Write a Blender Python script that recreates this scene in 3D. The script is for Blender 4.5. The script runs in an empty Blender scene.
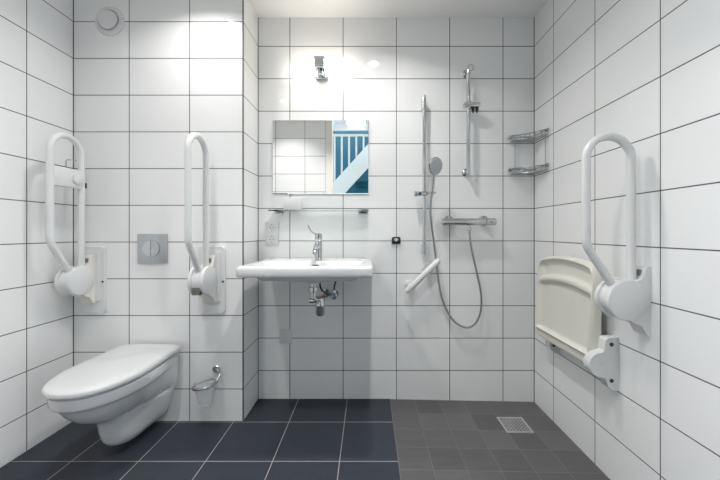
import bpy, bmesh, math, random
from mathutils import Vector, Matrix
random.seed(4)
PI = math.pi
C = bpy.context.scene.collection
sc = bpy.context.scene

# ---------------------------------------------------------------- room measures (metres, camera over the origin)
CAM_H = 1.033
YB, YT = 2.013, 1.777            # shower/basin wall, toilet wall
XL, XS, XR = -1.611, -0.681, 1.030
ZC = 2.361
YN = 0.35                        # the wall with the door
FB = 0.135                       # edge of the shower floor
TW, TH, TZ = 0.330, 0.2008, 0.978

# ---------------------------------------------------------------- materials
class NT:
    def __init__(s, name):
        s.m = bpy.data.materials.new(name); s.m.use_nodes = True
        s.t = s.m.node_tree; s.b = s.t.nodes['Principled BSDF']
    def n(s, typ, **kw):
        nd = s.t.nodes.new(typ)
        for k, v in kw.items(): setattr(nd, k, v)
        return nd
    def l(s, a, b): s.t.links.new(a, b)
    def math(s, op, a, b=None, c=None, clamp=False):
        nd = s.n('ShaderNodeMath', operation=op, use_clamp=clamp)
        for i, v in enumerate((a, b, c)):
            if v is None: continue
            if isinstance(v, (int, float)): nd.inputs[i].default_value = v
            else: s.l(v, nd.inputs[i])
        return nd.outputs[0]
    def mix(s, fac, a, b):
        nd = s.n('ShaderNodeMix', data_type='RGBA')
        for sock, v in ((nd.inputs[0], fac), (nd.inputs[6], a), (nd.inputs[7], b)):
            if isinstance(v, (tuple, list)): sock.default_value = (*v[:3], 1)
            elif isinstance(v, (int, float)): sock.default_value = v
            else: s.l(v, sock)
        return nd.outputs[2]
    def pos(s):
        g = s.n('ShaderNodeNewGeometry'); x = s.n('ShaderNodeSeparateXYZ'); s.l(g.outputs['Position'], x.inputs[0])
        return g.outputs['Position'], x.outputs
    def noise(s, vec, scale, detail=3.0, rough=0.55):
        nd = s.n('ShaderNodeTexNoise'); s.l(vec, nd.inputs['Vector'])
        nd.inputs['Scale'].default_value = scale; nd.inputs['Detail'].default_value = detail; nd.inputs['Roughness'].default_value = rough
        return nd.outputs['Fac']
    def set(s, **kw):
        for k, v in kw.items():
            i = s.b.inputs[k.replace('_', ' ')]
            if isinstance(v, (tuple, list)): i.default_value = (*v[:3], 1)
            elif isinstance(v, (int, float)): i.default_value = v
            else: s.l(v, i)
        return s
    def bump(s, h, strength=0.3, dist=0.002):
        nd = s.n('ShaderNodeBump'); nd.inputs['Strength'].default_value = strength; nd.inputs['Distance'].default_value = dist
        s.l(h, nd.inputs['Height']); s.l(nd.outputs[0], s.b.inputs['Normal'])
    def lines(s, co, origin, period, half, soft=0.0006):
        """1 on the joints of a periodic grid along one axis"""
        f = s.math('FRACT', s.math('DIVIDE', s.math('SUBTRACT', co, origin), period))
        d = s.math('MULTIPLY', s.math('MINIMUM', f, s.math('SUBTRACT', 1.0, f)), period)
        return s.edge(d, half, soft)
    def edge(s, d, half, soft=0.0006):
        return s.math('DIVIDE', s.math('SUBTRACT', half + soft, d), 2 * soft, clamp=True)
    def cell(s, co, origin, period):
        return s.math('FLOOR', s.math('DIVIDE', s.math('SUBTRACT', co, origin), period))

def simple(name, col, rough=0.4, metal=0.0, var=0.03, coat=0.0, scale=30.0, spec=0.5):
    t = NT(name); p, _ = t.pos()
    f = t.noise(p, scale)
    dark = tuple(max(0, c * (1 - var)) for c in col); lite = tuple(min(1, c * (1 + var)) for c in col)
    t.set(Base_Color=t.mix(f, dark, lite), Roughness=rough, Metallic=metal)
    t.b.inputs['Coat Weight'].default_value = coat; t.b.inputs['Coat Roughness'].default_value = 0.05
    t.b.inputs['Specular IOR Level'].default_value = spec
    return t.m

def wall_tile(name, axis, origin, corners=(), base=(0.89, 0.89, 0.885), v0=TZ):
    t = NT(name); p, x = t.pos(); u, v = x[axis], x[2]
    g = t.lines(v, v0, TH, 0.0021)
    if origin is not None: g = t.math('MAXIMUM', g, t.lines(u, origin, TW, 0.0021))
    for c in corners:
        g = t.math('MAXIMUM', g, t.edge(t.math('ABSOLUTE', t.math('SUBTRACT', u, c)), 0.0030))
    wn = t.n('ShaderNodeTexWhiteNoise', noise_dimensions='2D'); cv = t.n('ShaderNodeCombineXYZ')
    t.l(t.cell(u, origin if origin is not None else 0.0, TW), cv.inputs[0]); t.l(t.cell(v, v0, TH), cv.inputs[1]); t.l(cv.outputs[0], wn.inputs['Vector'])
    tile = t.mix(wn.outputs['Value'], tuple(c * 0.985 for c in base), tuple(c * 1.01 for c in base))
    grout = t.mix(t.noise(p, 40), (0.050, 0.050, 0.053), (0.085, 0.083, 0.082))
    t.set(Base_Color=t.mix(g, tile, grout), Roughness=t.math('MULTIPLY_ADD', g, 0.6, 0.04))
    t.b.inputs['Specular IOR Level'].default_value = 0.42
    wave = t.math('MULTIPLY', t.noise(p, 9.0, 2.0), 0.16)
    t.bump(t.math('SUBTRACT', wave, g), 0.25, 0.0012)
    return t.m

def floor_tile(name, px, ox, py, oy, c1, c2, grout, half, rough, extra=None):
    t = NT(name); p, x = t.pos()
    g = t.math('MAXIMUM', t.lines(x[0], ox, px, half, 0.0008), t.lines(x[1], oy, py, half, 0.0008))
    if extra is not None:
        g = t.math('MAXIMUM', g, t.edge(t.math('ABSOLUTE', t.math('SUBTRACT', x[0], extra)), 0.0012))
    wn = t.n('ShaderNodeTexWhiteNoise', noise_dimensions='2D'); cv = t.n('ShaderNodeCombineXYZ')
    t.l(t.cell(x[0], ox, px), cv.inputs[0]); t.l(t.cell(x[1], oy, py), cv.inputs[1]); t.l(cv.outputs[0], wn.inputs['Vector'])
    mp = t.n('ShaderNodeMapping'); t.l(p, mp.inputs['Vector']); mp.inputs['Scale'].default_value = (3.0, 14.0, 1.0)
    streak = t.noise(mp.outputs[0], 2.2, 6.0, 0.65)
    f = t.math('ADD', t.math('MULTIPLY', wn.outputs['Value'], 0.42), t.math('MULTIPLY', streak, 0.62), clamp=True)
    col = t.mix(f, c1, c2)
    t.set(Base_Color=t.mix(g, col, grout), Roughness=t.math('MULTIPLY_ADD', streak, 0.16, rough))
    t.b.inputs['Specular IOR Level'].default_value = 0.16
    t.bump(t.math('SUBTRACT', t.math('MULTIPLY', t.noise(p, 60, 5.0), 0.35), g), 0.25, 0.0012)
    return t.m

def emitter(name, col, strength):
    t = NT(name); t.set(Base_Color=col, Roughness=0.3); t.b.inputs['Emission Color'].default_value = (*col, 1)
    t.b.inputs['Emission Strength'].default_value = strength
    return t.m

K_LAMP, K_SKY, K_HALL = 5.7, 4.6, 1.3
K_SPOT = (2.8, 4.7, 3.5, 4.4)      # over the toilet, by the wall lamp, by the left wall, by the doorway
SPREAD = (138, 112)
M = {}
M['t_back'] = wall_tile('tile_back', 0, -0.484, (XR, XS))
M['t_toilet'] = wall_tile('tile_toilet', 0, -1.3056, (XL, XS - 0.003))
M['t_left'] = wall_tile('tile_left', 1, 1.534, (YT,))
M['t_right'] = wall_tile('tile_right', 1, 1.475, (YB,))
M['t_side'] = wall_tile('tile_side', 1, None, (YB, YT + 0.003))
M['t_front'] = wall_tile('tile_front', 0, -1.04, (), v0=1.887)
M['ceiling'] = simple('ceiling_paint', (0.93, 0.92, 0.905), 0.9, var=0.01, scale=4)
M['floor'] = floor_tile('floor_dark_tile', 0.302, -0.430, 0.303, 1.464, (0.031, 0.035, 0.045), (0.054, 0.062, 0.081), (0.46, 0.42, 0.39), 0.0017, 0.34)
M['shower'] = floor_tile('floor_shower_tile', 0.148, 0.286, 0.148, 1.713, (0.082, 0.079, 0.080), (0.165, 0.165, 0.172), (0.20, 0.19, 0.185), 0.0011, 0.40, FB)
M['ceramic'] = simple('ceramic_white', (0.74, 0.745, 0.755), 0.10, var=0.006, coat=0.4)
M['plastic'] = simple('plastic_white', (0.75, 0.75, 0.755), 0.30, var=0.01)
M['lid'] = simple('lid_plastic', (0.66, 0.665, 0.675), 0.22, var=0.006)
M['nylon'] = simple('nylon_white', (0.75, 0.755, 0.755), 0.34, var=0.01)
M['nylon_cream'] = simple('nylon_cream', (0.79, 0.77, 0.71), 0.38, var=0.015)
M['seatp'] = simple('seat_plastic', (0.76, 0.74, 0.66), 0.36, var=0.02)
M['chrome'] = simple('chrome', (0.60, 0.61, 0.62), 0.07, 1.0, 0.01)
M['satin'] = simple('satin_metal', (0.50, 0.52, 0.54), 0.38, 0.85, 0.03)
M['satin2'] = simple('satin_metal_button', (0.58, 0.60, 0.62), 0.32, 0.85, 0.03)
M['steel'] = simple('steel_hose', (0.42, 0.43, 0.44), 0.28, 1.0, 0.05)
M['black'] = simple('black_plastic', (0.012, 0.012, 0.013), 0.35, var=0.1)
M['dark'] = simple('dark_slot', (0.05, 0.05, 0.045), 0.6, var=0.1)
M['mirror'] = simple('mirror_glass', (0.92, 0.935, 0.93), 0.0, 1.0, 0.0)
M['mirror_edge'] = simple('mirror_edge', (0.62, 0.68, 0.66), 0.15, 0.3, 0.01)
M['frame_steel'] = simple('drain_steel', (0.72, 0.70, 0.64), 0.3, 0.75, 0.03)
M['grate'] = simple('grate_steel', (0.45, 0.45, 0.46), 0.35, 0.9, 0.05)
M['white_paint'] = simple('white_paint', (0.58, 0.61, 0.60), 0.35, var=0.01)
M['cream_paint'] = simple('cream_paint', (0.86, 0.83, 0.76), 0.35, var=0.01)
M['teal'] = simple('teal_paint', (0.002, 0.070, 0.105), 0.5, var=0.08, scale=8)
M['hall'] = simple('hall_paint', (0.55, 0.60, 0.64), 0.8, var=0.01)
M['opal'] = emitter('opal_glass_lit', (1.0, 0.93, 0.82), K_LAMP)
M['lens'] = emitter('downlight_lens', (1.0, 0.96, 0.90), 24.0)
M['hall_lamp'] = emitter('hall_lamp_glass', (1.0, 0.98, 0.95), K_HALL)
def glass(name, col, rough):
    t = NT(name); t.set(Base_Color=col, Roughness=rough); t.b.inputs['Transmission Weight'].default_value = 1.0
    t.b.inputs['IOR'].default_value = 1.45
    return t.m
M['glass'] = glass('shelf_glass', (0.80, 0.93, 0.90), 0.0)
M['frost'] = simple('frosted_glass', (0.80, 0.83, 0.85), 0.25, var=0.01)
M['frost'].node_tree.nodes['Principled BSDF'].inputs['Alpha'].default_value = 0.26
M['hub_gap'] = simple('grey_gap_shade', (0.16, 0.16, 0.14), 0.5, var=0.05)
M['slot'] = simple('grey_slot', (0.22, 0.21, 0.19), 0.6, var=0.05)
M['spray'] = simple('spray_plastic', (0.52, 0.54, 0.55), 0.4, var=0.02)

# ---------------------------------------------------------------- builders
def newbm(): return bmesh.new()
def obj(name, bm, mat, parent=None, smooth=True, auto=0.6, kind=None):
    bmesh.ops.recalc_face_normals(bm, faces=bm.faces[:])
    r = parent
    while r is not None and r.parent is not None: r = r.parent
    if r is not None: bmesh.ops.translate(bm, verts=bm.verts[:], vec=-r.location)
    me = bpy.data.meshes.new(name)
    if smooth:
        for f in bm.faces: f.smooth = True
        for e in bm.edges:
            if len(e.link_faces) == 2 and e.calc_face_angle(0) > auto: e.smooth = False
    bm.to_mesh(me); bm.free()
    o = bpy.data.objects.new(name, me); C.objects.link(o)
    me.materials.append(M[mat])
    if parent is not None: o.parent = parent
    if kind: o['kind'] = kind
    return o
def thing(name, label, cat, loc, group=None):
    o = bpy.data.objects.new(name, None); C.objects.link(o); o.empty_display_size = 0.05
    o.location = Vector(loc); o['label'] = label; o['category'] = cat
    if group: o['group'] = group
    return o
def solo(o, label, cat, group=None, loc=None):
    o['label'] = label; o['category'] = cat
    if group: o['group'] = group
    if loc is not None:
        o.data.transform(Matrix.Translation(-Vector(loc))); o.location = Vector(loc)
    return o
def structure(name, bm, mat, parent=None): return obj(name, bm, mat, parent, smooth=False, kind='structure')

def box(bm, x0, x1, y0, y1, z0, z1, bev=0.0, seg=2, mtx=None):
    vs = [bm.verts.new((x, y, z)) for x in (x0, x1) for y in (y0, y1) for z in (z0, z1)]
    idx = [(0, 1, 3, 2), (4, 6, 7, 5), (0, 4, 5, 1), (2, 3, 7, 6), (0, 2, 6, 4), (1, 5, 7, 3)]
    fs = [bm.faces.new([vs[i] for i in f]) for f in idx]
    allv = vs
    if bev > 0:
        es = list({e for f in fs for e in f.edges})
        r = bmesh.ops.bevel(bm, geom=es, offset=bev, segments=seg, profile=0.5, affect='EDGES')
        allv = list({v for f in r['faces'] for v in f.verts} | {v for v in vs if v.is_valid})
    if mtx is not None: bmesh.ops.transform(bm, matrix=mtx, verts=[v for v in allv if v.is_valid])
    return bm
def loft(bm, rings, cap=True, closed=False):
    R = [[bm.verts.new(p) for p in ring] for ring in rings]
    n = len(R[0])
    pairs = list(zip(R, R[1:])) + ([(R[-1], R[0])] if closed else [])
    for a, b in pairs:
        for i in range(n):
            j = (i + 1) % n
            bm.faces.new((a[i], a[j], b[j], b[i]))
    if cap and not closed:
        bm.faces.new(R[0][::-1]); bm.faces.new(R[-1])
    return R
def frame_of(d):
    d = d.normalized(); up = Vector((0, 0, 1)) if abs(d.z) < 0.9 else Vector((1, 0, 0))
    a = d.cross(up).normalized(); return a, d.cross(a).normalized()
def tube(bm, pts, r, seg=14, closed=False):
    P = [Vector(p) for p in pts]; n = len(P); rings = []
    t0 = (P[1] - P[0]).normalized(); a, b = frame_of(t0)
    for i in range(n):
        if closed: t = (P[(i + 1) % n] - P[i - 1]).normalized()
        elif i == 0: t = (P[1] - P[0]).normalized()
        elif i == n - 1: t = (P[-1] - P[-2]).normalized()
        else: t = ((P[i + 1] - P[i]).normalized() + (P[i] - P[i - 1]).normalized()).normalized()
        q = t0.rotation_difference(t); a = q @ a; a = (a - t * a.dot(t)).normalized(); b = t.cross(a); t0 = t
        rr = r[i] if isinstance(r, (list, tuple)) else r
        rings.append([P[i] + (a * math.cos(k * 2 * PI / seg) + b * math.sin(k * 2 * PI / seg)) * rr for k in range(seg)])
    loft(bm, rings, cap=not closed, closed=closed); return bm
def revolve(bm, prof, origin, axis, seg=28):
    """prof = [(radius, along)] about an axis"""
    d = Vector(axis).normalized(); a, b = frame_of(d); o = Vector(origin)
    rings = [[o + d * h + (a * math.cos(k * 2 * PI / seg) + b * math.sin(k * 2 * PI / seg)) * max(r, 1e-5) for k in range(seg)] for r, h in prof]
    loft(bm, rings); return bm
def disc(bm, c, axis, r, t, bev=0.002, seg=28):
    return revolve(bm, [(r - bev, 0), (r, bev), (r, t - bev), (r - bev, t)], c, axis, seg)
def fillet(pts, rad, n=8):
    P = [Vector(p) for p in pts]; out = [P[0]]
    for i in range(1, len(P) - 1):
        r = rad[i - 1] if isinstance(rad, (list, tuple)) else rad
        u = (P[i - 1] - P[i]).normalized(); v = (P[i + 1] - P[i]).normalized()
        ang = u.angle(v); d = r / math.tan(ang / 2)
        c = P[i] + (u + v).normalized() * (r / math.sin(ang / 2))
        s, e = P[i] + u * d - c, P[i] + v * d - c
        tot = s.angle(e); ax = s.cross(e).normalized()
        for k in range(n + 1): out.append(c + Matrix.Rotation(tot * k / n, 3, ax) @ s)
    out.append(P[-1]); return out
def spline(pts, n=8):
    P = [Vector(p) for p in pts]; P = [P[0] * 2 - P[1]] + P + [P[-1] * 2 - P[-2]]; out = []
    for i in range(1, len(P) - 2):
        for k in range(n):
            t = k / n; a, b, c, d = P[i - 1:i + 3]
            out.append(0.5 * ((2 * b) + (c - a) * t + (2 * a - 5 * b + 4 * c - d) * t * t + (3 * b - a - 3 * c + d) * t ** 3))
    out.append(P[-2]); return out
def extrude_poly(bm, poly3d, vec):
    a = [bm.verts.new(p) for p in poly3d]; b = [bm.verts.new(Vector(p) + Vector(vec)) for p in poly3d]
    n = len(a); bm.faces.new(a[::-1]); bm.faces.new(b)
    for i in range(n): bm.faces.new((a[i], a[(i + 1) % n], b[(i + 1) % n], b[i]))
    return bm
def bevel_all(bm, off, seg=2, ang=0.5):
    es = [e for e in bm.edges if len(e.link_faces) == 2 and e.calc_face_angle(0) > ang]
    bmesh.ops.bevel(bm, geom=es, offset=off, segments=seg, profile=0.5, affect='EDGES', clamp_overlap=True); return bm
def rrect(x0, x1, y0, y1, r, z, n=6):
    out = []
    for cx, cy, a0 in ((x1 - r, y1 - r, 0), (x0 + r, y1 - r, PI / 2), (x0 + r, y0 + r, PI), (x1 - r, y0 + r, 1.5 * PI)):
        for k in range(n + 1):
            a = a0 + k * PI / 2 / n; out.append((cx + r * math.cos(a), cy + r * math.sin(a), z))
    return out

# ================================================================ THE SETTING
structure('floor', box(newbm(), XL - .1, FB, -1.3, YB + .1, -.12, 0), 'floor')
b = newbm()                                       # the shower floor falls gently to the right-hand wall
def sz(x): return -0.002 - 0.019 * max(0, min(1, (x - FB) / (XR - FB)))
vs = []
for x in (FB, XR + .1):
    for y in (-1.3, YB + .1):
        vs += [b.verts.new((x, y, sz(x))), b.verts.new((x, y, -.12))]
for f in ((0, 4, 6, 2), (1, 3, 7, 5), (0, 2, 3, 1), (4, 5, 7, 6), (0, 1, 5, 4), (2, 6, 7, 3)): b.faces.new([vs[i] for i in f])
structure('floor_shower', b, 'shower')
structure('wall_back', box(newbm(), XS - .35, XR + .1, YB, YB + .1, -.1, ZC + .1), 't_back')
b = newbm()
box(b, XL - .1, XS, YT, YB + .1, -.1, ZC + .1)
o = structure('wall_toilet', b, 't_toilet')
o.data.materials.append(M['t_side'])
for p in o.data.polygons:
    if p.normal.x > 0.9: p.material_index = 1
structure('wall_left', box(newbm(), XL - .1, XL, YN - .1, YT + .1, -.1, ZC + .1), 't_left')
structure('wall_right', box(newbm(), XR, XR + .1, YN - .1, YB + .1, -.1, ZC + .1), 't_right')
structure('ceiling', box(newbm(), XL - .1, XR + .1, YN - .1, YB + .1, ZC, ZC + .1), 'ceiling')
DL, DR = -0.405, 0.47                             # the doorway the photograph is taken through
structure('wall_front', box(newbm(), XL - .1, DL - .073, YN - .1, YN, -.1, ZC + .1), 't_front')
structure('wall_entrance', box(newbm(), DR + .07, XR + .1, YN - .1, YN, -.1, ZC + .1), 't_front')
b = newbm(); box(b, DL - .07, DL, YN - .12, YN + .001, 0, ZC, 0.001)
structure('trim_1', b, 'cream_paint')
b = newbm(); box(b, DR, DR + .07, YN - .12, YN + .001, 0, ZC, 0.001)
structure('trim_2', b, 'cream_paint')
# the hall beyond the doorway, which the mirror shows
structure('wall_hall', box(newbm(), -2.2, 2.2, -1.4, -1.3, -.1, 3.4), 'teal')
structure('ceiling_hall', box(newbm(), -2.2, 2.2, -.50, YN - .12, 2.532, 2.70), 'hall')
structure('trim_3', box(newbm(), -2.2, 2.2, -.56, -.50, 2.452, 2.70), 'white_paint')
structure('stairwell_sky_blocker', box(newbm(), -2.2, 2.2, -1.4, -.56, 3.3, 3.4), 'hall')  # unseen slab, added to keep sky light from above off the stairs
structure('floor_hall', box(newbm(), -2.2, 2.2, -1.3, YN - .12, -.16, -.121), 'floor')

t = thing('staircase', 'white balustrade and stringer of a stair before a teal wall, seen in the mirror', 'staircase', (-.3, -.62, 0))
b = newbm()                                       # slanting stringer
e = [(-.456 - 1.6 * .0 - .9, 1.774 - .9 * 1.109), (.9, 2.291 + .89 * 1.109), (.9, 1.959 + .89 * 1.095), (-.328 - .9, 1.589 - .9 * 1.095)]
extrude_poly(b, [(x, -.60, z) for x, z in e], (0, -.05, 0)); bevel_all(b, .004)
obj('stringer', b, 'white_paint', t)
for k in range(-4, 9):
    x = -.477 + .1035 * k
    z0 = 1.774 + (x + .456) * 1.109
    if z0 > 2.38: continue
    obj('baluster', box(newbm(), x - .013, x + .013, -.64, -.614, z0 - .03, 2.40, .003), 'white_paint', t)
b = newbm(); box(b, -.95, .12, -.65, -.60, 2.395, 2.425, .006); obj('handrail', b, 'white_paint', t)
b = newbm()
for k in range(9):
    x = -1.0 + .2 * k; z = 1.50 + (x + .456) * 1.10
    box(b, x, x + .26, -1.29, -.655, z - .03, z, .003)
obj('tread', b, 'teal', t)
lamp = thing('hall_ceiling_lamp', 'round white glass ceiling lamp in the hall, seen at the mirror top', 'lamp', (-.163, -.37, 2.47))
obj('lamp_shade', revolve(newbm(), [(.02, 0), (.10, .006), (.128, .024), (.134, .042), (.128, .049)], (-.163, -.37, 2.466), (0, 0, 1)), 'hall_lamp', lamp)
obj('lamp_base', disc(newbm(), (-.163, -.37, 2.516), (0, 0, 1), .140, .0155), 'chrome', lamp)

# ================================================================ SUPPORT RAILS
def support_rail(P, t, plate, zt=1.425, hub_gap=False):
    """P maps (out from wall, sideways, height) to the world; sideways grows towards the viewer's right"""
    O = 0.03 if plate else 0.0
    Q = lambda o, s, z: P(o + O, s, z)
    out = (P(1, 0, 0) - P(0, 0, 0)); side = (P(0, 1, 0) - P(0, 0, 0))
    if plate:
        b = newbm(); poly = [(s, z) for s, z, _ in [(p[0], p[1], 0) for p in rrect(-.071, .071, .593, .953, .018, 0)]]
        extrude_poly(b, [P(0.0005, s, z) for s, z in poly], out * .0205); bevel_all(b, .004)
        pl = obj('mounting_plate', b, 'nylon', t)
        b = newbm(); extrude_poly(b, [P(.0205, s, z) for s, z in [(p[0], p[1]) for p in rrect(-.055, .050, .66, .925, .006, 0)]], out * .0105); bevel_all(b, .003)
        obj('spacer_panel', b, 'nylon', pl)
        b = newbm(); disc(b, P(.021, .064, .765), out, .006, .0025, .0008, 12); obj('screw', b, 'dark', pl)
    # wedge shaped bracket
    prof = [(.001, .905), (.012, .908), (.020, .900), (.030, .862), (.060, .850), (.110, .835), (.125, .785), (.105, .735), (.062, .700), (.034, .690), (.014, .655), (.001, .650)]
    b = newbm(); extrude_poly(b, [Q(o, -.031, z) for o, z in prof], side * .062); bevel_all(b, .004, 2, .6)
    br = obj('bracket', b, 'nylon_cream' if plate else 'nylon', t)
    # slot at the top of the bracket where the rear tube comes down
    b = newbm(); w = [Q(.024, s, z) for s, z in ((.002, .872), (.016, .872), (.016, .894), (.002, .894))]; extrude_poly(b, w, out * .006); obj('slot', b, 'slot', br)
    # hinge drum: two flanges and a narrower hub
    c = lambda s: Q(.087, s, .785)
    for s0, s1 in ((-.040, -.020), (.020, .040)):
        b = newbm(); n = s1 - s0
        revolve(b, [(.066, 0), (.073, .003), (.075, .008), (.075, n - .008), (.073, n - .003), (.066, n)], c(s0), side, 40)
        obj('hinge_cover', b, 'nylon', t)
    b = newbm(); revolve(b, [(.064, 0), (.066, .002), (.066, .040), (.064, .042)], c(-.021), side, 32); hub = obj('hinge_hub', b, 'nylon', t)
    if hub_gap: b = newbm(); extrude_poly(b, [Q(.122, s, z) for s, z in ((-.0195, .722), (.0195, .722), (.0195, .757), (-.0195, .757))], out * .027); obj('hub_gap_shade', b, 'hub_gap', hub)  # dark block, its colour stands for the shade in the gap between the flanges
    # the folded-up tube
    ra = .084
    pts = [Q(.049, 0, .80), Q(.049, 0, zt)]
    for k in range(1, 24):
        a = PI * k / 24; pts.append(Q(.133 - ra * math.cos(a), 0, zt + ra * math.sin(a)))
    low = fillet([Q(.217, 0, zt), Q(.217, 0, .985), Q(.118, 0, .832), Q(.100, 0, .79)], [.09, .05], 8)
    pts += low
    obj('rail', tube(newbm(), pts, .0150, 20), 'nylon', t)

XA, XBq = -1.4975, -.847
t = thing('support_rail', 'folded-up white support rail with a paper roll holder, in the left corner by the toilet', 'grab rail', (XA, YT, .6), 'folding support rails')
support_rail(lambda o, s, z: Vector((XA + s, YT - o, z)), t, True)
b = newbm(); box(b, XA - .0125, XA + .0125, YT - .244, YT - .074, 1.256, 1.350, .004, 3)
hold = obj('roll_holder', b, 'plastic', t)
b = newbm(); revolve(b, [(.026, 0), (.028, .003), (.028, .008), (.024, .010)], (XA + .012, YT - .118, 1.303), (1, 0, 0)); obj('holder_knob', b, 'plastic', hold)
b = newbm(); box(b, XA + .005, XA + .015, YT - .0735, YT - .062, 1.262, 1.290, .002); obj('release_button', b, 'black', hold)
b = newbm(); tube(b, fillet([(XA + .0, YT - .165, 1.30), (XA, YT - .165, 1.392), (XA + .01, YT - .120, 1.398)], .008, 5), .0028, 8); obj('roll_wire', b, 'chrome', hold)
t = thing('support_rail', 'folded-up white support rail on the tiled wall, between flush plate and washbasin', 'grab rail', (XBq, YT, .6), 'folding support rails')
support_rail(lambda o, s, z: Vector((XBq + s, YT - o, z)), t, True, hub_gap=True)
YR = 1.212
t = thing('support_rail', 'folded-up white support rail on the right wall, in front of the shower seat', 'grab rail', (XR, YR, .65), 'folding support rails')
support_rail(lambda o, s, z: Vector((XR - o, YR - s, z)), t, False, zt=1.305)

# ================================================================ TOILET
XT = -1.172
def dring(yb, yf, hw, hwb, z, a=.27, xc=XT):
    """D-shaped outline: straight back at yb, half ellipse at the front"""
    a = min(a, (yb - yf) * .8); ym = yf + a; out = []
    nb, ns, nf = 6, 8, 28; c = .016
    def side_x(q): w = q * q * (3 - 2 * q); return hwb + (hw - hwb) * w
    for k in range(nb + 1): out.append((xc - (hwb - c) + 2 * (hwb - c) * k / nb, yb, z))
    out.append((xc + hwb - c * .3, yb - c * .3, z))
    y2 = yb - c
    for k in range(ns): q = k / ns; out.append((xc + side_x(q), y2 + (ym - y2) * q, z))
    for k in range(nf + 1):
        an = PI * k / nf; out.append((xc + hw * math.copysign(abs(math.cos(an)) ** .93, math.cos(an)), ym - a * math.sin(an) ** .93, z))
    for k in range(1, ns + 1): q = 1 - k / ns; out.append((xc - side_x(q), y2 + (ym - y2) * q, z))
    out.append((xc - hwb + c * .3, yb - c * .3, z))
    return out
t = thing('toilet', 'white wall-hung toilet with closed lid', 'toilet', (XT, YT, .08))
yb = YT - .0005
lv = [(.386, 1.250, .168, .146), (.382, 1.244, .173, .148), (.344, 1.246, .172, .148), (.336, 1.250, .169, .147), (.332, 1.262, .160, .147), (.317, 1.272, .155, .146),
      (.287, 1.292, .147, .145), (.254, 1.322, .134, .142), (.228, 1.358, .116, .139), (.210, 1.396, .100, .135), (.196, 1.430, .092, .130),
      (.170, 1.444, .088, .122), (.125, 1.452, .085, .108), (.085, 1.462, .080, .094), (.058, 1.478, .072, .082), (.047, 1.505, .056, .066)]
b = newbm(); loft(b, [dring(yb, yf, hw, hb, z, .27 if z > .20 else .12) for z, yf, hw, hb in lv])
obj('bowl', b, 'ceramic', t, auto=.9)
b = newbm(); loft(b, [dring(YT - .045, yf, hw, hb, z) for z, yf, hw, hb in ((.387, 1.254, .162, .146), (.3885, 1.251, .165, .148), (.394, 1.251, .165, .148), (.3955, 1.254, .162, .146))])
obj('seat', b, 'plastic', t)
b = newbm(); loft(b, [dring(YT - .024, yf, hw, hb, z) for z, yf, hw, hb in ((.3985, 1.236, .168, .160), (.4005, 1.227, .175, .167), (.413, 1.225, .176, .168), (.420, 1.230, .172, .165), (.4245, 1.243, .163, .157), (.427, 1.27, .14, .135), (.4285, 1.34, .09, .085), (.4290, 1.42, .04, .038))])
obj('lid', b, 'lid', t, auto=.9)
for s in (-1, 1):
    b = newbm(); tube(b, [(XT + s * .155, YT - .028, .405), (XT + s * .115, YT - .028, .405)], .012, 14)
    box(b, XT + s * .135 - .012, XT + s * .135 + .012, YT - .044, YT - .014, .385, .407, .003)
    obj('hinge', b, 'plastic', t)

# flush plate
t = thing('flush_plate', 'square satin grey flush plate with a round split button', 'flush plate', (-1.174, YT, .943))
b = newbm(); box(b, -1.2545, -1.0935, YT - .011, YT - .0005, .862, 1.023, .003); pl = obj('mounting_plate', b, 'satin', t)
def half_disc(cx, cz, r, sgn, gap):
    pts = []
    for k in range(25):
        a = -PI / 2 + PI * k / 24
        pts.append((cx + sgn * (max(r * math.cos(a), 0) + gap), YT - .0105, cz + r * math.sin(a)))
    return pts
b = newbm(); revolve(b, [(.0455, 0), (.0475, .0008), (.0475, .0018), (.0455, .0022)], (-1.178, YT - .0105, .943), (0, -1, 0), 40); obj('button_ring', b, 'steel', t)
b = newbm(); extrude_poly(b, half_disc(-1.179, .943, .044, -1, .001), (0, -.0045, 0)); bevel_all(b, .0012); obj('button', b, 'satin2', t)
b = newbm(); extrude_poly(b, half_disc(-1.177, .943, .044, 1, .001), (0, -.0065, 0)); bevel_all(b, .0012); obj('button', b, 'satin', t)
b = newbm(); disc(b, (-1.164, YT - .0168, .928), (0, -1, 0), .012, .0022, .0008, 24); obj('small_button', b, 'satin2', t)

# tumbler in ring
t = thing('brush_holder', 'small frosted glass cup in a chrome wall ring, right of the toilet', 'brush holder', (-.850, YT, .23))
cx, cy = -.852, YT - .078
ring = [(cx + .058 * math.cos(a), cy + .058 * math.sin(a), .236 + .010 * math.cos(a)) for a in [2 * PI * k / 40 for k in range(40)]]
rg = obj('ring', tube(newbm(), ring, .0055, 10, closed=True), 'steel', t)
b = newbm(); tube(b, fillet([(-.800, cy + .015, .246), (-.792, cy + .045, .275), (-.826, YT - .012, .288)], .018, 6), .0055, 10); obj('ring_arm', b, 'steel', rg)
b = newbm(); disc(b, (-.826, YT - .0005, .287), (0, -1, 0), .020, .013, .003); obj('wall_mount', b, 'chrome', t)
pr = [(.030, .135), (.034, .137), (.045, .20), (.052, .232), (.052, .262), (.049, .262), (.049, .232), (.042, .20), (.031, .145), (.001, .145)]
obj('cup', revolve(newbm(), [(r, z) for r, z in pr], (cx, cy, 0), (0, 0, 1), 32), 'frost', t)

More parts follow.
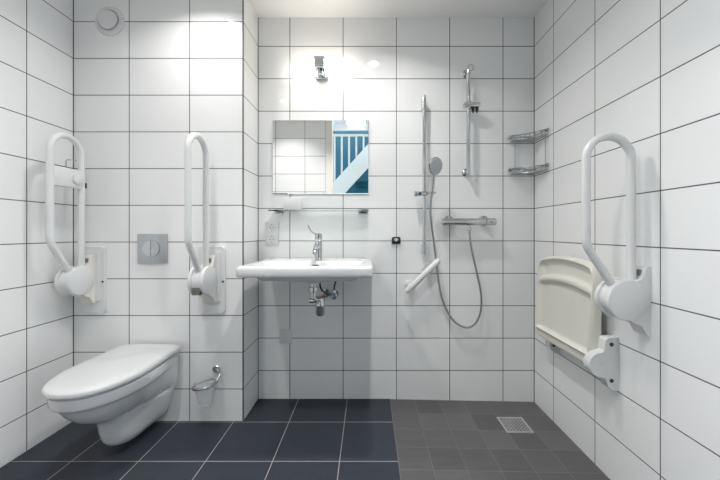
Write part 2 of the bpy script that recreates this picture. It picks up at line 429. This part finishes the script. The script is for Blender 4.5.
# round ceiling-height vent valve
t = thing('exhaust_vent', 'round white exhaust valve high on the wall over the toilet', 'vent', (-1.415, YT, 2.19))
b = newbm(); revolve(b, [(.080, 0), (.079, .004), (.070, .009), (.058, .011), (.056, .003), (.001, .003)], (-1.411, YT - .0005, 2.184), (0, -1, 0), 40); obj('vent_rim', b, 'plastic', t)
b = newbm(); revolve(b, [(.020, 0), (.046, .004), (.051, .008), (.052, .012), (.050, .016), (.042, .0185), (.001, .0195)], (-1.411, YT - .004, 2.184), (0, -1, 0), 40); obj('vent_disc', b, 'plastic', t)

# ================================================================ WASHBASIN
t = thing('washbasin', 'wide flat white ceramic washbasin on the back wall', 'washbasin', (-.29, YB, .82))
x0, x1, y0, y1 = -.614, .025, 1.487, YB - .0005
def rr(i, z, r=.03, bi=0, fi=None):
    return rrect(x0 + i, x1 - i, y0 + (i if fi is None else fi), y1 - bi, max(r - i * .3, .006), z)
def inner(i, z, r): return rrect(x0 + .05 + i, x1 - .05 - i, y0 + .035 + i, 1.775 - i, r, z)
rings = [rrect(-.36, -.22, 1.68, 1.82, .06, .786), rrect(-.46, -.12, 1.60, 1.93, .08, .789), rrect(-.53, -.06, 1.555, 1.97, .06, .798), rrect(-.555, -.03, 1.535, 1.99, .05, .819),
         rr(.018, .821), rr(.006, .823), rr(.001, .829), rr(0, .840), rr(0, .858), rr(.002, .866), rr(.007, .872), rr(.014, .8745), rr(.022, .875),
         inner(-.006, .875, .05), inner(0, .8735, .05), inner(.006, .868, .05), inner(.014, .845, .05), inner(.030, .818, .06), inner(.06, .809, .06), inner(.11, .806, .05)]
b = newbm(); loft(b, rings); bs = obj('basin', b, 'ceramic', t, auto=.7)
b = newbm(); box(b, -.302, -.266, 1.755, 1.7685, .850, .8555, .002)
obj('overflow_slot', b, 'dark', t)
b = newbm(); disc(b, (-.29, 1.66, .8062), (0, 0, 1), .026, .004, .001); obj('plug', b, 'chrome', t)

t = thing('basin_tap', 'chrome basin mixer tap with a long thin lever, on the washbasin', 'tap', (-.276, 1.815, .875))
fx, fy = -.276, 1.815
b = newbm(); revolve(b, [(.024, 0), (.0245, .004), (.0205, .008), (.0195, .012), (.0195, .108), (.018, .111)], (fx, fy, .8755), (0, 0, 1)); obj('tap_body', b, 'chrome', t)
b = newbm(); tube(b, fillet([(fx, fy - .012, .945), (fx, fy - .085, .958), (fx, fy - .118, .935)], .016, 5), [.014] * 1 + [.013] * 7 + [.012] if False else .0125, 14); sp = obj('spout', b, 'chrome', t)
b = newbm(); revolve(b, [(.0115, 0), (.0125, .003), (.0125, .014), (.010, .016)], (fx, fy - .120, .934), (0, -.35, -.6)); obj('aerator', b, 'steel', sp)
b = newbm(); revolve(b, [(.0185, 0), (.0205, .003), (.0205, .026), (.018, .034), (.010, .037)], (fx, fy, .989), (0, 0, 1)); hd = obj('tap_head', b, 'chrome', t)
b = newbm(); tube(b, spline([(fx, fy - .005, 1.020), (fx - .022, fy - .02, 1.026), (fx - .036, fy - .04, 1.040), (fx - .043, fy - .06, 1.058), (fx - .046, fy - .065, 1.070)], 5), .0042, 8); obj('lever', b, 'steel', hd)

t = thing('sink_trap', 'chrome bottle trap under the washbasin', 'drain trap', (-.265, 1.79, .57))
b = newbm(); revolve(b, [(.034, 0), (.036, .003), (.036, .009), (.030, .013)], (-.29, 1.735, .760), (0, 0, 1)); obj('collar', b, 'plastic', t)
b = newbm(); tube(b, [(-.29, 1.735, .785), (-.29, 1.735, .690)], .016); revolve(b, [(.024, 0), (.027, .003), (.027, .024), (.024, .027)], (-.29, 1.735, .715), (0, 0, 1), 12); obj('tailpiece', b, 'chrome', t)
b = newbm(); tube(b, fillet([(-.29, 1.735, .700), (-.29, 1.735, .668), (-.262, 1.775, .664)], .014, 6), .015); obj('elbow', b, 'chrome', t)
b = newbm(); revolve(b, [(.012, 0), (.022, .004), (.0255, .012), (.0255, .050), (.0275, .053), (.0275, .067), (.0255, .070), (.0255, .100), (.018, .108)], (-.262, 1.785, .572), (0, 0, 1)); obj('bottle', b, 'chrome', t)
b = newbm(); tube(b, [(-.262, 1.795, .655), (-.262, YB - .004, .655)], .015); obj('outlet_pipe', b, 'chrome', t)
b = newbm(); disc(b, (-.262, YB - .0005, .655), (0, -1, 0), .027, .008, .002); obj('wall_rosette', b, 'chrome', t)
b = newbm(); tube(b, [(-.312, 1.735, .667), (-.285, 1.735, .667)], .014); obj('cleaning_plug', b, 'chrome', t)

t = thing('angle_valve', 'small chrome angle valve with a black hose, beside the trap', 'valve', (-.203, YB, .66))
b = newbm(); disc(b, (-.203, YB - .0005, .655), (0, -1, 0), .022, .008, .002); obj('wall_rosette', b, 'chrome', t)
b = newbm(); tube(b, [(-.203, YB - .006, .655), (-.203, YB - .085, .655)], .012); revolve(b, [(.010, 0), (.012, .002), (.012, .03), (.010, .033)], (-.203, YB - .065, .655), (0, 0, 1)); obj('valve_body', b, 'chrome', t)
b = newbm(); revolve(b, [(.012, 0), (.019, .003), (.020, .020), (.015, .025)], (-.203, YB - .080, .655), (0, -1, 0), 10); obj('knob', b, 'chrome', t)
b = newbm(); tube(b, spline([(-.203, YB - .065, .686), (-.200, YB - .07, .715), (-.190, YB - .10, .745), (-.184, YB - .12, .784)], 6), .0055, 8); obj('hose', b, 'black', t)
b = newbm(); tube(b, spline([(-.226, YB - .075, .660), (-.246, YB - .12, .675), (-.268, YB - .17, .715), (-.272, YB - .19, .775)], 6), .0055, 8); obj('hose', b, 'black', t)

# ================================================================ MIRROR, SHELF, LAMP
t = thing('wall_mirror', 'frameless rectangular mirror above the washbasin', 'mirror', (-.292, YB, 1.268))
b = newbm(); box(b, -.590, .006, YB - .0062, YB - .0005, 1.268, 1.724); obj('backing', b, 'mirror_edge', t, smooth=False)
b = newbm()
a = [b.verts.new(p) for p in ((-.590, YB - .0063, 1.268), (.006, YB - .0063, 1.268), (.006, YB - .0063, 1.724), (-.590, YB - .0063, 1.724))]
c = [b.verts.new(p) for p in ((-.586, YB - .0080, 1.272), (.002, YB - .0080, 1.272), (.002, YB - .0080, 1.720), (-.586, YB - .0080, 1.720))]
b.faces.new(c)
for i in range(4): b.faces.new((a[i], a[(i + 1) % 4], c[(i + 1) % 4], c[i]))
b.faces.new(a[::-1])
obj('mirror_glass', b, 'mirror', t, smooth=False)
for x in (-.48,):
    b = newbm(); box(b, x - .006, x + .006, YB - .011, YB - .0005, 1.258, 1.2675, .001); obj('clip', b, 'chrome', t)

t = thing('glass_shelf', 'long clear glass shelf with chrome holders below the mirror', 'shelf', (-.295, YB, 1.155))
b = newbm(); box(b, -.585, .004, YB - .118, YB - .012, 1.157, 1.164, .0015); obj('shelf_pane', b, 'glass', t)
for x in (-.550, -.030):
    b = newbm(); box(b, x - .030, x + .030, YB - .024, YB - .0005, 1.145, 1.156, .002); box(b, x - .030, x + .030, YB - .024, YB - .0005, 1.165, 1.174, .002)
    br = obj('shelf_bracket', b, 'chrome', t)
    b = newbm(); tube(b, [(x, YB - .004, 1.1515), (x, YB - .10, 1.1515)], .0042, 10); obj('bracket_pin', b, 'chrome', br)
b = newbm(); box(b, -.511, -.400, YB - .058, YB - .028, 1.1645, 1.240, .004)
solo(obj('soap_box', b, 'plastic'), 'small plain white box standing on the glass shelf', 'box', loc=(-.467, YB - .043, 1.1645))

t = thing('wall_lamp', 'chrome wall lamp with two glowing opal tubes above the mirror', 'lamp', (-.29, YB, 2.03))
lx, ly, lz = -.291, 1.938, 2.027
b = newbm(); box(b, lx - .035, lx + .048, YB - .030, YB - .0005, 1.972, 2.026, .003); obj('wall_plate', b, 'chrome', t)
b = newbm(); box(b, lx - .014, lx + .020, ly + .0, YB - .028, 1.980, 2.012, .003); obj('arm', b, 'chrome', t)
b = newbm(); box(b, lx - .027, lx + .035, ly - .034, ly + .034, lz - .024, lz + .040, .004); obj('holder', b, 'chrome', t)
for s in (-1, 1):
    b = newbm(); revolve(b, [(.030, 0), (.036, .002), (.038, .008), (.038, .115), (.034, .125), (.020, .130)], (lx + (.0355 if s > 0 else -.0275), ly, lz), (s, 0, 0), 28); obj('glass_tube', b, 'opal', t)

# ================================================================ SMALL WALL PLATES
t = thing('power_socket', 'white double power socket under the left end of the shelf', 'socket', (-.593, YB, 1.02))
b = newbm(); box(b, -.634, -.552, YB - .010, YB - .0005, .950, 1.098, .004, 3); obj('plate', b, 'plastic', t)
for z in (1.060, .988):
    b = newbm(); revolve(b, [(.027, .0), (.028, .0035), (.025, .005), (.022, .0030), (.021, .0010), (.001, .0010)], (-.593, YB - .0098, z), (0, -1, 0), 32); fc = obj('socket_face', b, 'plastic', t)
    for p in ((-.0095, 0), (.0095, 0)):
        b = newbm(); disc(b, (-.593 + p[0], YB - .0107, z + p[1]), (0, -1, 0), .0032, .0006, .0001, 10); obj('pin_hole', b, 'dark', fc)
    for q in (1, -1):
        b = newbm(); box(b, -.596, -.590, YB - .0135, YB - .0105, z + q * .018 - .003, z + q * .018 + .003, .0005); obj('earth_clip', b, 'steel', fc)
b = newbm(); box(b, -.547, -.470, YB - .011, YB - .0005, .347, .430, .004, 3)
solo(obj('blank_outlet_plate', b, 'plastic'), 'small square white cover plate low on the wall under the washbasin', 'cover plate', loc=(-.508, YB, .347))

# ================================================================ SHOWER FITTINGS
t = thing('shower_rail', 'long chrome shower rail carrying the slider and hand shower', 'shower rail', (.338, YB, .90))
rx, ry = .338, 1.953
obj('bar', tube(newbm(), [(rx, ry, .895), (rx, ry, 1.852)], .0105, 18), 'chrome', t)
for z0, z1 in ((1.775, 1.851), (.897, .960)):
    b = newbm(); box(b, rx - .010, rx + .010, ry, YB - .0005, z0, z1, .006, 3); obj('wall_mount', b, 'chrome', t)
b = newbm(); box(b, rx - .045, rx + .020, ry - .019, ry + .018, 1.250, 1.276, .006, 3)
tube(b, [(rx + .040 + .0185 * math.cos(a), ry - .035 + .0185 * math.sin(a), 1.263) for a in [2 * PI * k / 24 for k in range(24)]], .0055, 8, closed=True)
sl = obj('slider', b, 'chrome', t)
b = newbm(); revolve(b, [(.014, 0), (.016, .002), (.016, .012), (.013, .014)], (rx - .044, ry, 1.263), (-1, 0, 0)); obj('slider_knob', b, 'steel', sl)

t = thing('hand_shower', 'round chrome hand shower with grey spray face and hose, held by the rail slider', 'hand shower', (.37, 1.918, 1.2))
hx, hy = rx + .040, ry - .035
hp = spline([(hx - .004, hy + .006, 1.236), (hx, hy, 1.265), (hx + .004, hy - .012, 1.33), (hx + .003, hy - .028, 1.375), (hx + .006, hy - .038, 1.400)], 6)
b = newbm(); tube(b, hp, [.0085 + .0045 * min(1, i / 14) for i in range(len(hp))], 16); obj('handle', b, 'chrome', t)
hc = Vector((hx + .008, hy - .048, 1.412)); hn = Vector((.52, -.78, -.22)).normalized()
b = newbm(); revolve(b, [(.012, -.026), (.030, -.020), (.046, -.010), (.052, -.001), (.052, .006), (.049, .009)], hc, hn, 36); hd = obj('shower_head', b, 'chrome', t)
b = newbm(); revolve(b, [(.0475, .0085), (.0470, .0115), (.043, .0130), (.001, .0135)], hc, hn, 36); obj('spray_face', b, 'spray', hd)
def wp(px, py, Y): return Vector(((px - 368) * Y / 325, Y, CAM_H - (py - 232) * Y / 325))
hz = [(429.6, 200), (430.6, 215), (433.6, 240), (437, 268), (439.6, 287), (444.2, 304), (453.4, 320.5), (466, 327.5), (475.3, 323.5), (480.8, 311), (481, 293), (477, 273), (472.4, 252.5), (470.2, 240), (469.8, 230)]
HY = [1.92, 1.94, 1.968, 1.988, 1.988, 1.985, 1.975, 1.970, 1.970, 1.965, 1.96, 1.955, 1.950, 1.950, 1.950]
hh = [wp(px, py, HY[i]) for i, (px, py) in enumerate(hz)]
hh[0] = Vector((hx - .004, hy + .006, 1.238)); hh[-1] = Vector((.609, 1.950, 1.0385))
b = newbm(); tube(b, spline(hh, 8), .0062, 10); obj('hose', b, 'steel', t)

t = thing('shower_mixer', 'horizontal chrome thermostatic shower mixer on the back wall', 'shower mixer', (.61, YB, 1.095))
mz, my = 1.094, 1.950
b = newbm(); revolve(b, [(.012, 0), (.019, .003), (.0205, .010), (.0205, .05), (.022, .06), (.022, .17), (.0205, .24), (.019, .252)], (.452, my, mz), (1, 0, 0), 28); bd = obj('mixer_body', b, 'chrome', t)
b = newbm(); revolve(b, [(.018, 0), (.0215, .003), (.0215, .056), (.018, .060)], (.706, my, mz), (1, 0, 0), 24); obj('temperature_knob', b, 'chrome', t)
b = newbm(); revolve(b, [(.017, 0), (.023, .003), (.023, .030), (.019, .034)], (.480, my, mz), (-1, 0, 0), 24); obj('flow_knob', b, 'chrome', t)
b = newbm(); tube(b, [(.736, my - .018, mz), (.736, my - .034, mz)], .004, 8); obj('lever', b, 'chrome', t)
for x in (.500, .715):
    b = newbm(); tube(b, [(x, my, mz), (x, YB - .004, mz + .008)], .013, 14); revolve(b, [(.032, 0), (.031, .006), (.020, .014), (.014, .018)], (x, YB - .0005, mz + .008), (0, -1, 0)); obj('wall_rosette', b, 'chrome', t)
b = newbm(); revolve(b, [(.010, 0), (.010, .018), (.0125, .019), (.0125, .034), (.009, .038)], (.609, my, mz - .016), (0, 0, -1), 16); obj('hose_outlet', b, 'chrome', t)

t = thing('slide_bar', 'shorter chrome rail with a hook bracket, high on the back wall above the mixer', 'rail', (.606, YB, 1.39))
sx, sy = .604, 1.955
obj('bar', tube(newbm(), [(sx, sy, 1.385), (sx, sy, 2.005)], .0115, 18), 'chrome', t)
for z in (2.010, 1.400):
    b = newbm(); revolve(b, [(.024, 0), (.024, .006), (.014, .012), (.011, .018)], (sx, YB - .0005, z), (0, -1, 0)); tube(b, [(sx, YB - .012, z), (sx, sy, z)], .010, 12); obj('wall_mount', b, 'chrome', t)
b = newbm(); rc = Vector((sx + .012, sy - .012, 2.018)); tube(b, [rc + Vector((.015 * math.cos(a), .004 * math.sin(a), .020 * math.sin(a))) for a in [2 * PI * k / 24 for k in range(24)]], .0035, 8, closed=True); obj('eye_ring', b, 'chrome', t)
b = newbm(); box(b, sx - .030, sx + .066, sy - .022, sy + .016, 1.782, 1.806, .005, 3); tube(b, [(sx, sy, 1.772), (sx, sy, 1.818)], .0165, 16); hb = obj('hook_bracket', b, 'chrome', t)
for dx in (.026, .050):
    b = newbm(); revolve(b, [(.009, 0), (.011, .006), (.008, .022), (.003, .036)], (sx + dx, sy - .004, 1.784), (0, 0, -1), 14); obj('hook', b, 'black', hb)

# corner basket: two wire tiers joined by two uprights
t = thing('corner_basket', 'two-tier chrome wire basket in the shower corner', 'basket', (1.0, 1.97, 1.38))
def tier(z):
    k0 = (.876, YB - .012); k1 = (XR - .012, YB - .012); k2 = (XR - .012, 1.840)
    b = newbm()
    for zz, r in ((z, .0030), (z + .032, .0036)):
        tube(b, [(*k0, zz), (*k1, zz), (*k2, zz)], r, 8)
        fr = [(.876 + (k2[0] - .876) * q + .0, (k0[1] - .030) + (k2[1] - k0[1] + .030) * q + .030 * math.sin(PI * q), zz) for q in [i / 14 for i in range(15)]]
        tube(b, [(*k0, zz)] + fr + [(*k2, zz)], r, 8)
    for q in [i / 7 for i in range(8)]:
        x = .880 + (k2[0] - .880) * q; y = (k0[1] - .030) + (k2[1] - k0[1] + .030) * q + .030 * math.sin(PI * q)
        tube(b, [(x, y, z), (x, y, z + .032)], .0020, 6)
    return b, fr
def floor_wires(z, fr):
    b = newbm()
    for i in range(1, 14): tube(b, [fr[i], (fr[i][0], YB - .012, z)] if i < 14 else fr, .0016, 6)
    return b
for z in (1.586, 1.386):
    b, fr = tier(z); tr = obj('tier', b, 'steel', t)
    obj('floor_wires', floor_wires(z, [(p[0], p[1], z) for p in fr]), 'steel', tr)
    for c in ((.876, YB - .0005, z + .030), (1.000, YB - .0005, z + .030)):
        b = newbm(); revolve(b, [(.012, 0), (.012, .008), (.008, .012)], c, (0, -1, 0), 14); obj('wall_mount', b, 'chrome', tr)
    b = newbm(); revolve(b, [(.012, 0), (.012, .008), (.008, .012)], (XR - .0005, 1.855, z + .030), (-1, 0, 0), 14); obj('wall_mount', b, 'chrome', tr)
for p in ((.905, YB - .014), (XR - .014, 1.862)):
    obj('upright', tube(newbm(), [(*p, 1.386), (*p, 1.618)], .0024, 8), 'steel', t)

# black hook and diagonal grab bar
t = thing('robe_hook', 'small black wall hook on a tile joint right of the washbasin', 'hook', (.172, YB, .99))
b = newbm(); box(b, .146, .200, YB - .012, YB - .0005, .960, .978, .003); obj('wall_mount', b, 'black', t)
b = newbm(); box(b, .150, .196, YB - .010, YB - .0005, .978, .9985, .003); obj('back_plate', b, 'satin2', t)
b = newbm(); tube(b, fillet([(.150, YB - .016, .968), (.152, YB - .018, .9985), (.194, YB - .018, .9985), (.196, YB - .016, .968)], .006, 4), .005, 8); obj('loop', b, 'black', t)
b = newbm(); revolve(b, [(.009, 0), (.012, .004), (.008, .014)], (.173, YB - .012, .986), (0, -1, 0), 14); obj('peg', b, 'plastic', t)
t = thing('grab_bar', 'short white grab bar slanting on the wall beside the shower hose', 'grab bar', (.32, YB, .77))
ga, gb = Vector((.226, 1.945, .672)), Vector((.428, 1.945, .868)); gd = (gb - ga).normalized()
b = newbm(); pr = [.010, .0155, .0175, .0175, .0155, .010]
L = (gb - ga).length
tube(b, [ga, ga + gd * .003, ga + gd * .009, gb - gd * .009, gb - gd * .003, gb], pr, 20); obj('bar', b, 'nylon', t)
for q in (.045, L - .085):
    c = ga + gd * q
    b = newbm(); tube(b, [c, Vector((c.x, YB - .004, c.z))], .014, 14); ps = obj('post', b, 'nylon', t)
    b = newbm(); revolve(b, [(.034, 0), (.034, .006), (.028, .010), (.015, .012)], (c.x, YB - .0005, c.z), (0, -1, 0)); obj('wall_rosette', b, 'plastic', ps)

# ================================================================ SHOWER SEAT
t = thing('shower_bench', 'cream plastic shower seat folded up against the right wall', 'shower seat', (XR, 1.6, .38))
yc, hw, zb = 1.600, .232, .502
NU, NV = 56, 64
def ztop(u):
    a = abs(u); return .912 - .034 * a ** 2.2 - .085 * max(0, (a - .80) / .20) ** 2.4
def sm(a, b_, x):
    q = max(0, min(1, (x - a) / (b_ - a))); return q * q * (3 - 2 * q)
def seat_pt(u, v):
    w = hw * (1 - .03 * (1 - v)) * (1 - .0 * v)
    y = yc + w * u; zt = ztop(u); z = zb + (zt - zb) * v
    side = (1 - abs(u)) * hw; top = zt - z; bot = z - zb
    rim = max(1 - sm(.012, .034, side), 1 - sm(.010, .030, top), 1 - sm(.006, .016, bot))
    zr = .800 - .030 * abs(u) ** 2                     # the cross rib
    rib = sm(zr - .030, zr - .010, z) * (1 - sm(zr + .004, zr + .020, z)) * .85
    d = .026 * max(rim, rib)
    edge = min(side, top, bot + .004); d -= .010 * (1 - sm(0, .010, edge))
    x = .958 + .026 * (z - zb) / .4 - d
    return Vector((x, y, z))
b = newbm()
G = [[b.verts.new(seat_pt(-1 + 2 * i / NU, j / NV)) for j in range(NV + 1)] for i in range(NU + 1)]
for i in range(NU):
    for j in range(NV): b.faces.new((G[i][j], G[i + 1][j], G[i + 1][j + 1], G[i][j + 1]))
loop = [G[i][0] for i in range(NU + 1)] + [G[NU][j] for j in range(1, NV + 1)] + [G[i][NV] for i in range(NU - 1, -1, -1)] + [G[0][j] for j in range(NV - 1, 0, -1)]
back = [b.verts.new((max(v.co.x + .030, .985), v.co.y, v.co.z)) for v in loop]
for i in range(len(loop)):
    j = (i + 1) % len(loop); b.faces.new((loop[i], loop[j], back[j], back[i]))
b.faces.new(back)
obj('seat_shell', b, 'seatp', t, auto=1.0)
b = newbm(); box(b, .945, 1.000, 1.380, 1.828, .456, .500, .010, 3); obj('hinge_bar', b, 'seatp', t)
def seat_bracket(yy, cx, r):
    prof = [(1.0295, .600), (.985, .598), (.974, .588), (.970, .545)]
    for k in range(15):
        a = PI / 2 + PI * k / 14; prof.append((cx + r * math.cos(a), .487 + r * math.sin(a)))
    prof += [(.975, .428), (.985, .398), (1.005, .382), (1.0295, .380)]
    b = newbm(); extrude_poly(b, [(x, yy, z) for x, z in prof], (0, .040, 0)); bevel_all(b, .005, 2, .6)
    br = obj('wall_mount', b, 'nylon', t)
    for z in (.572, .424):
        b = newbm(); disc(b, (.998, yy - .0005, z), (0, -1, 0), .0085, .0016, .0004, 14); obj('screw', b, 'dark', br)
    b = newbm(); disc(b, (cx, yy - .0005, .487), (0, -1, 0), .010, .0015, .0004, 18); obj('pivot_cap', b, 'nylon', br)
seat_bracket(1.332, .958, .050); seat_bracket(1.745, .982, .036)

# ================================================================ FLOOR DRAIN
dz = sz(.796)
t = thing('floor_drain', 'square steel floor drain with a mesh grate in the shower floor', 'drain', (.796, 1.765, dz))
X0, X1, Y0, Y1 = .725, .867, 1.694, 1.836
b = newbm()
for q in ((X0, X1, Y0, Y0 + .009), (X0, X1, Y1 - .009, Y1), (X0, X0 + .009, Y0 + .0085, Y1 - .0085), (X1 - .009, X1, Y0 + .0085, Y1 - .0085)):
    box(b, *q, dz - .004, dz + .0045, .001, 1)
obj('drain_frame', b, 'frame_steel', t)
b = newbm(); box(b, X0 + .008, X1 - .008, Y0 + .008, Y1 - .008, dz - .003, dz + .0015); obj('drain_pan', b, 'black', t, smooth=False)
b = newbm(); n = 7; w = X1 - X0 - .018
for k in range(-n, n + 1):
    o_ = w * k / n
    for sg in (1, -1):                              # diagonal wires of the grate, clipped to the square
        xs0, xs1 = max(0, o_), min(w, w + o_)
        if xs1 - xs0 < .006: continue
        pa = (X0 + .009 + xs0, (Y0 + .009 + xs0 - o_) if sg > 0 else (Y1 - .009 - xs0 + o_), dz + .0028)
        pb = (X0 + .009 + xs1, (Y0 + .009 + xs1 - o_) if sg > 0 else (Y1 - .009 - xs1 + o_), dz + .0028)
        tube(b, [pa, pb], .0016, 5)
obj('grate', b, 'grate', t)

# ================================================================ LIGHT
proto = None
for x, y in ((-.855, 1.475), (.040, 1.475), (-.855, .735), (.040, .735)):
    place = {(-.855, 1.475): 'over the toilet', (.040, 1.475): 'nearest the wall lamp', (-.855, .735): 'near the left wall and doorway', (.040, .735): 'just inside the doorway'}[(x, y)]
    t = thing('downlight', 'small round recessed ceiling spot ' + place, 'ceiling light', (x, y, ZC), 'recessed ceiling spots')
    b = newbm(); revolve(b, [(.044, -.0005), (.042, .005), (.030, .007), (.028, .002), (.028, -.0005)], (x, y, ZC), (0, 0, -1), 32); obj('trim_ring', b, 'chrome', t)
    b = newbm(); disc(b, (x, y, ZC - .0005), (0, 0, -1), .027, .002, .0005, 24); obj('lens', b, 'lens', t)
    l = bpy.data.lights.new('downlight_beam', 'AREA'); l.shape = 'DISK'; l.size = .075; l.energy = K_SPOT[(0 if y > 1 else 2) + (1 if x > 0 else 0)]; l.color = (1.0, .985, .965); l.spread = math.radians(SPREAD[0] if y > 1 else SPREAD[1])
    lo = bpy.data.objects.new('downlight_beam', l); C.objects.link(lo); lo.location = (x, y, ZC - .008)
w = bpy.data.worlds.new('World'); sc.world = w; w.use_nodes = True
w.node_tree.nodes['Background'].inputs[0].default_value = (.86, .93, 1.0, 1)
w.node_tree.nodes['Background'].inputs[1].default_value = K_SKY

# ================================================================ CAMERA
cam = bpy.data.cameras.new('Camera'); co = bpy.data.objects.new('Camera', cam); C.objects.link(co)
cam.sensor_width = 36; cam.lens = 36 * 325 / 720; cam.shift_x = -8 / 720; cam.shift_y = -8 / 720
cam.clip_start = .02
co.location = (0, 0, CAM_H); co.rotation_euler = (PI / 2, 0, 0)
sc.camera = co
sc.view_settings.view_transform = 'Standard'; sc.view_settings.look = 'None'; sc.view_settings.gamma = 1.0
sc.view_settings.use_curve_mapping = False
sc.view_settings.exposure = 0.47
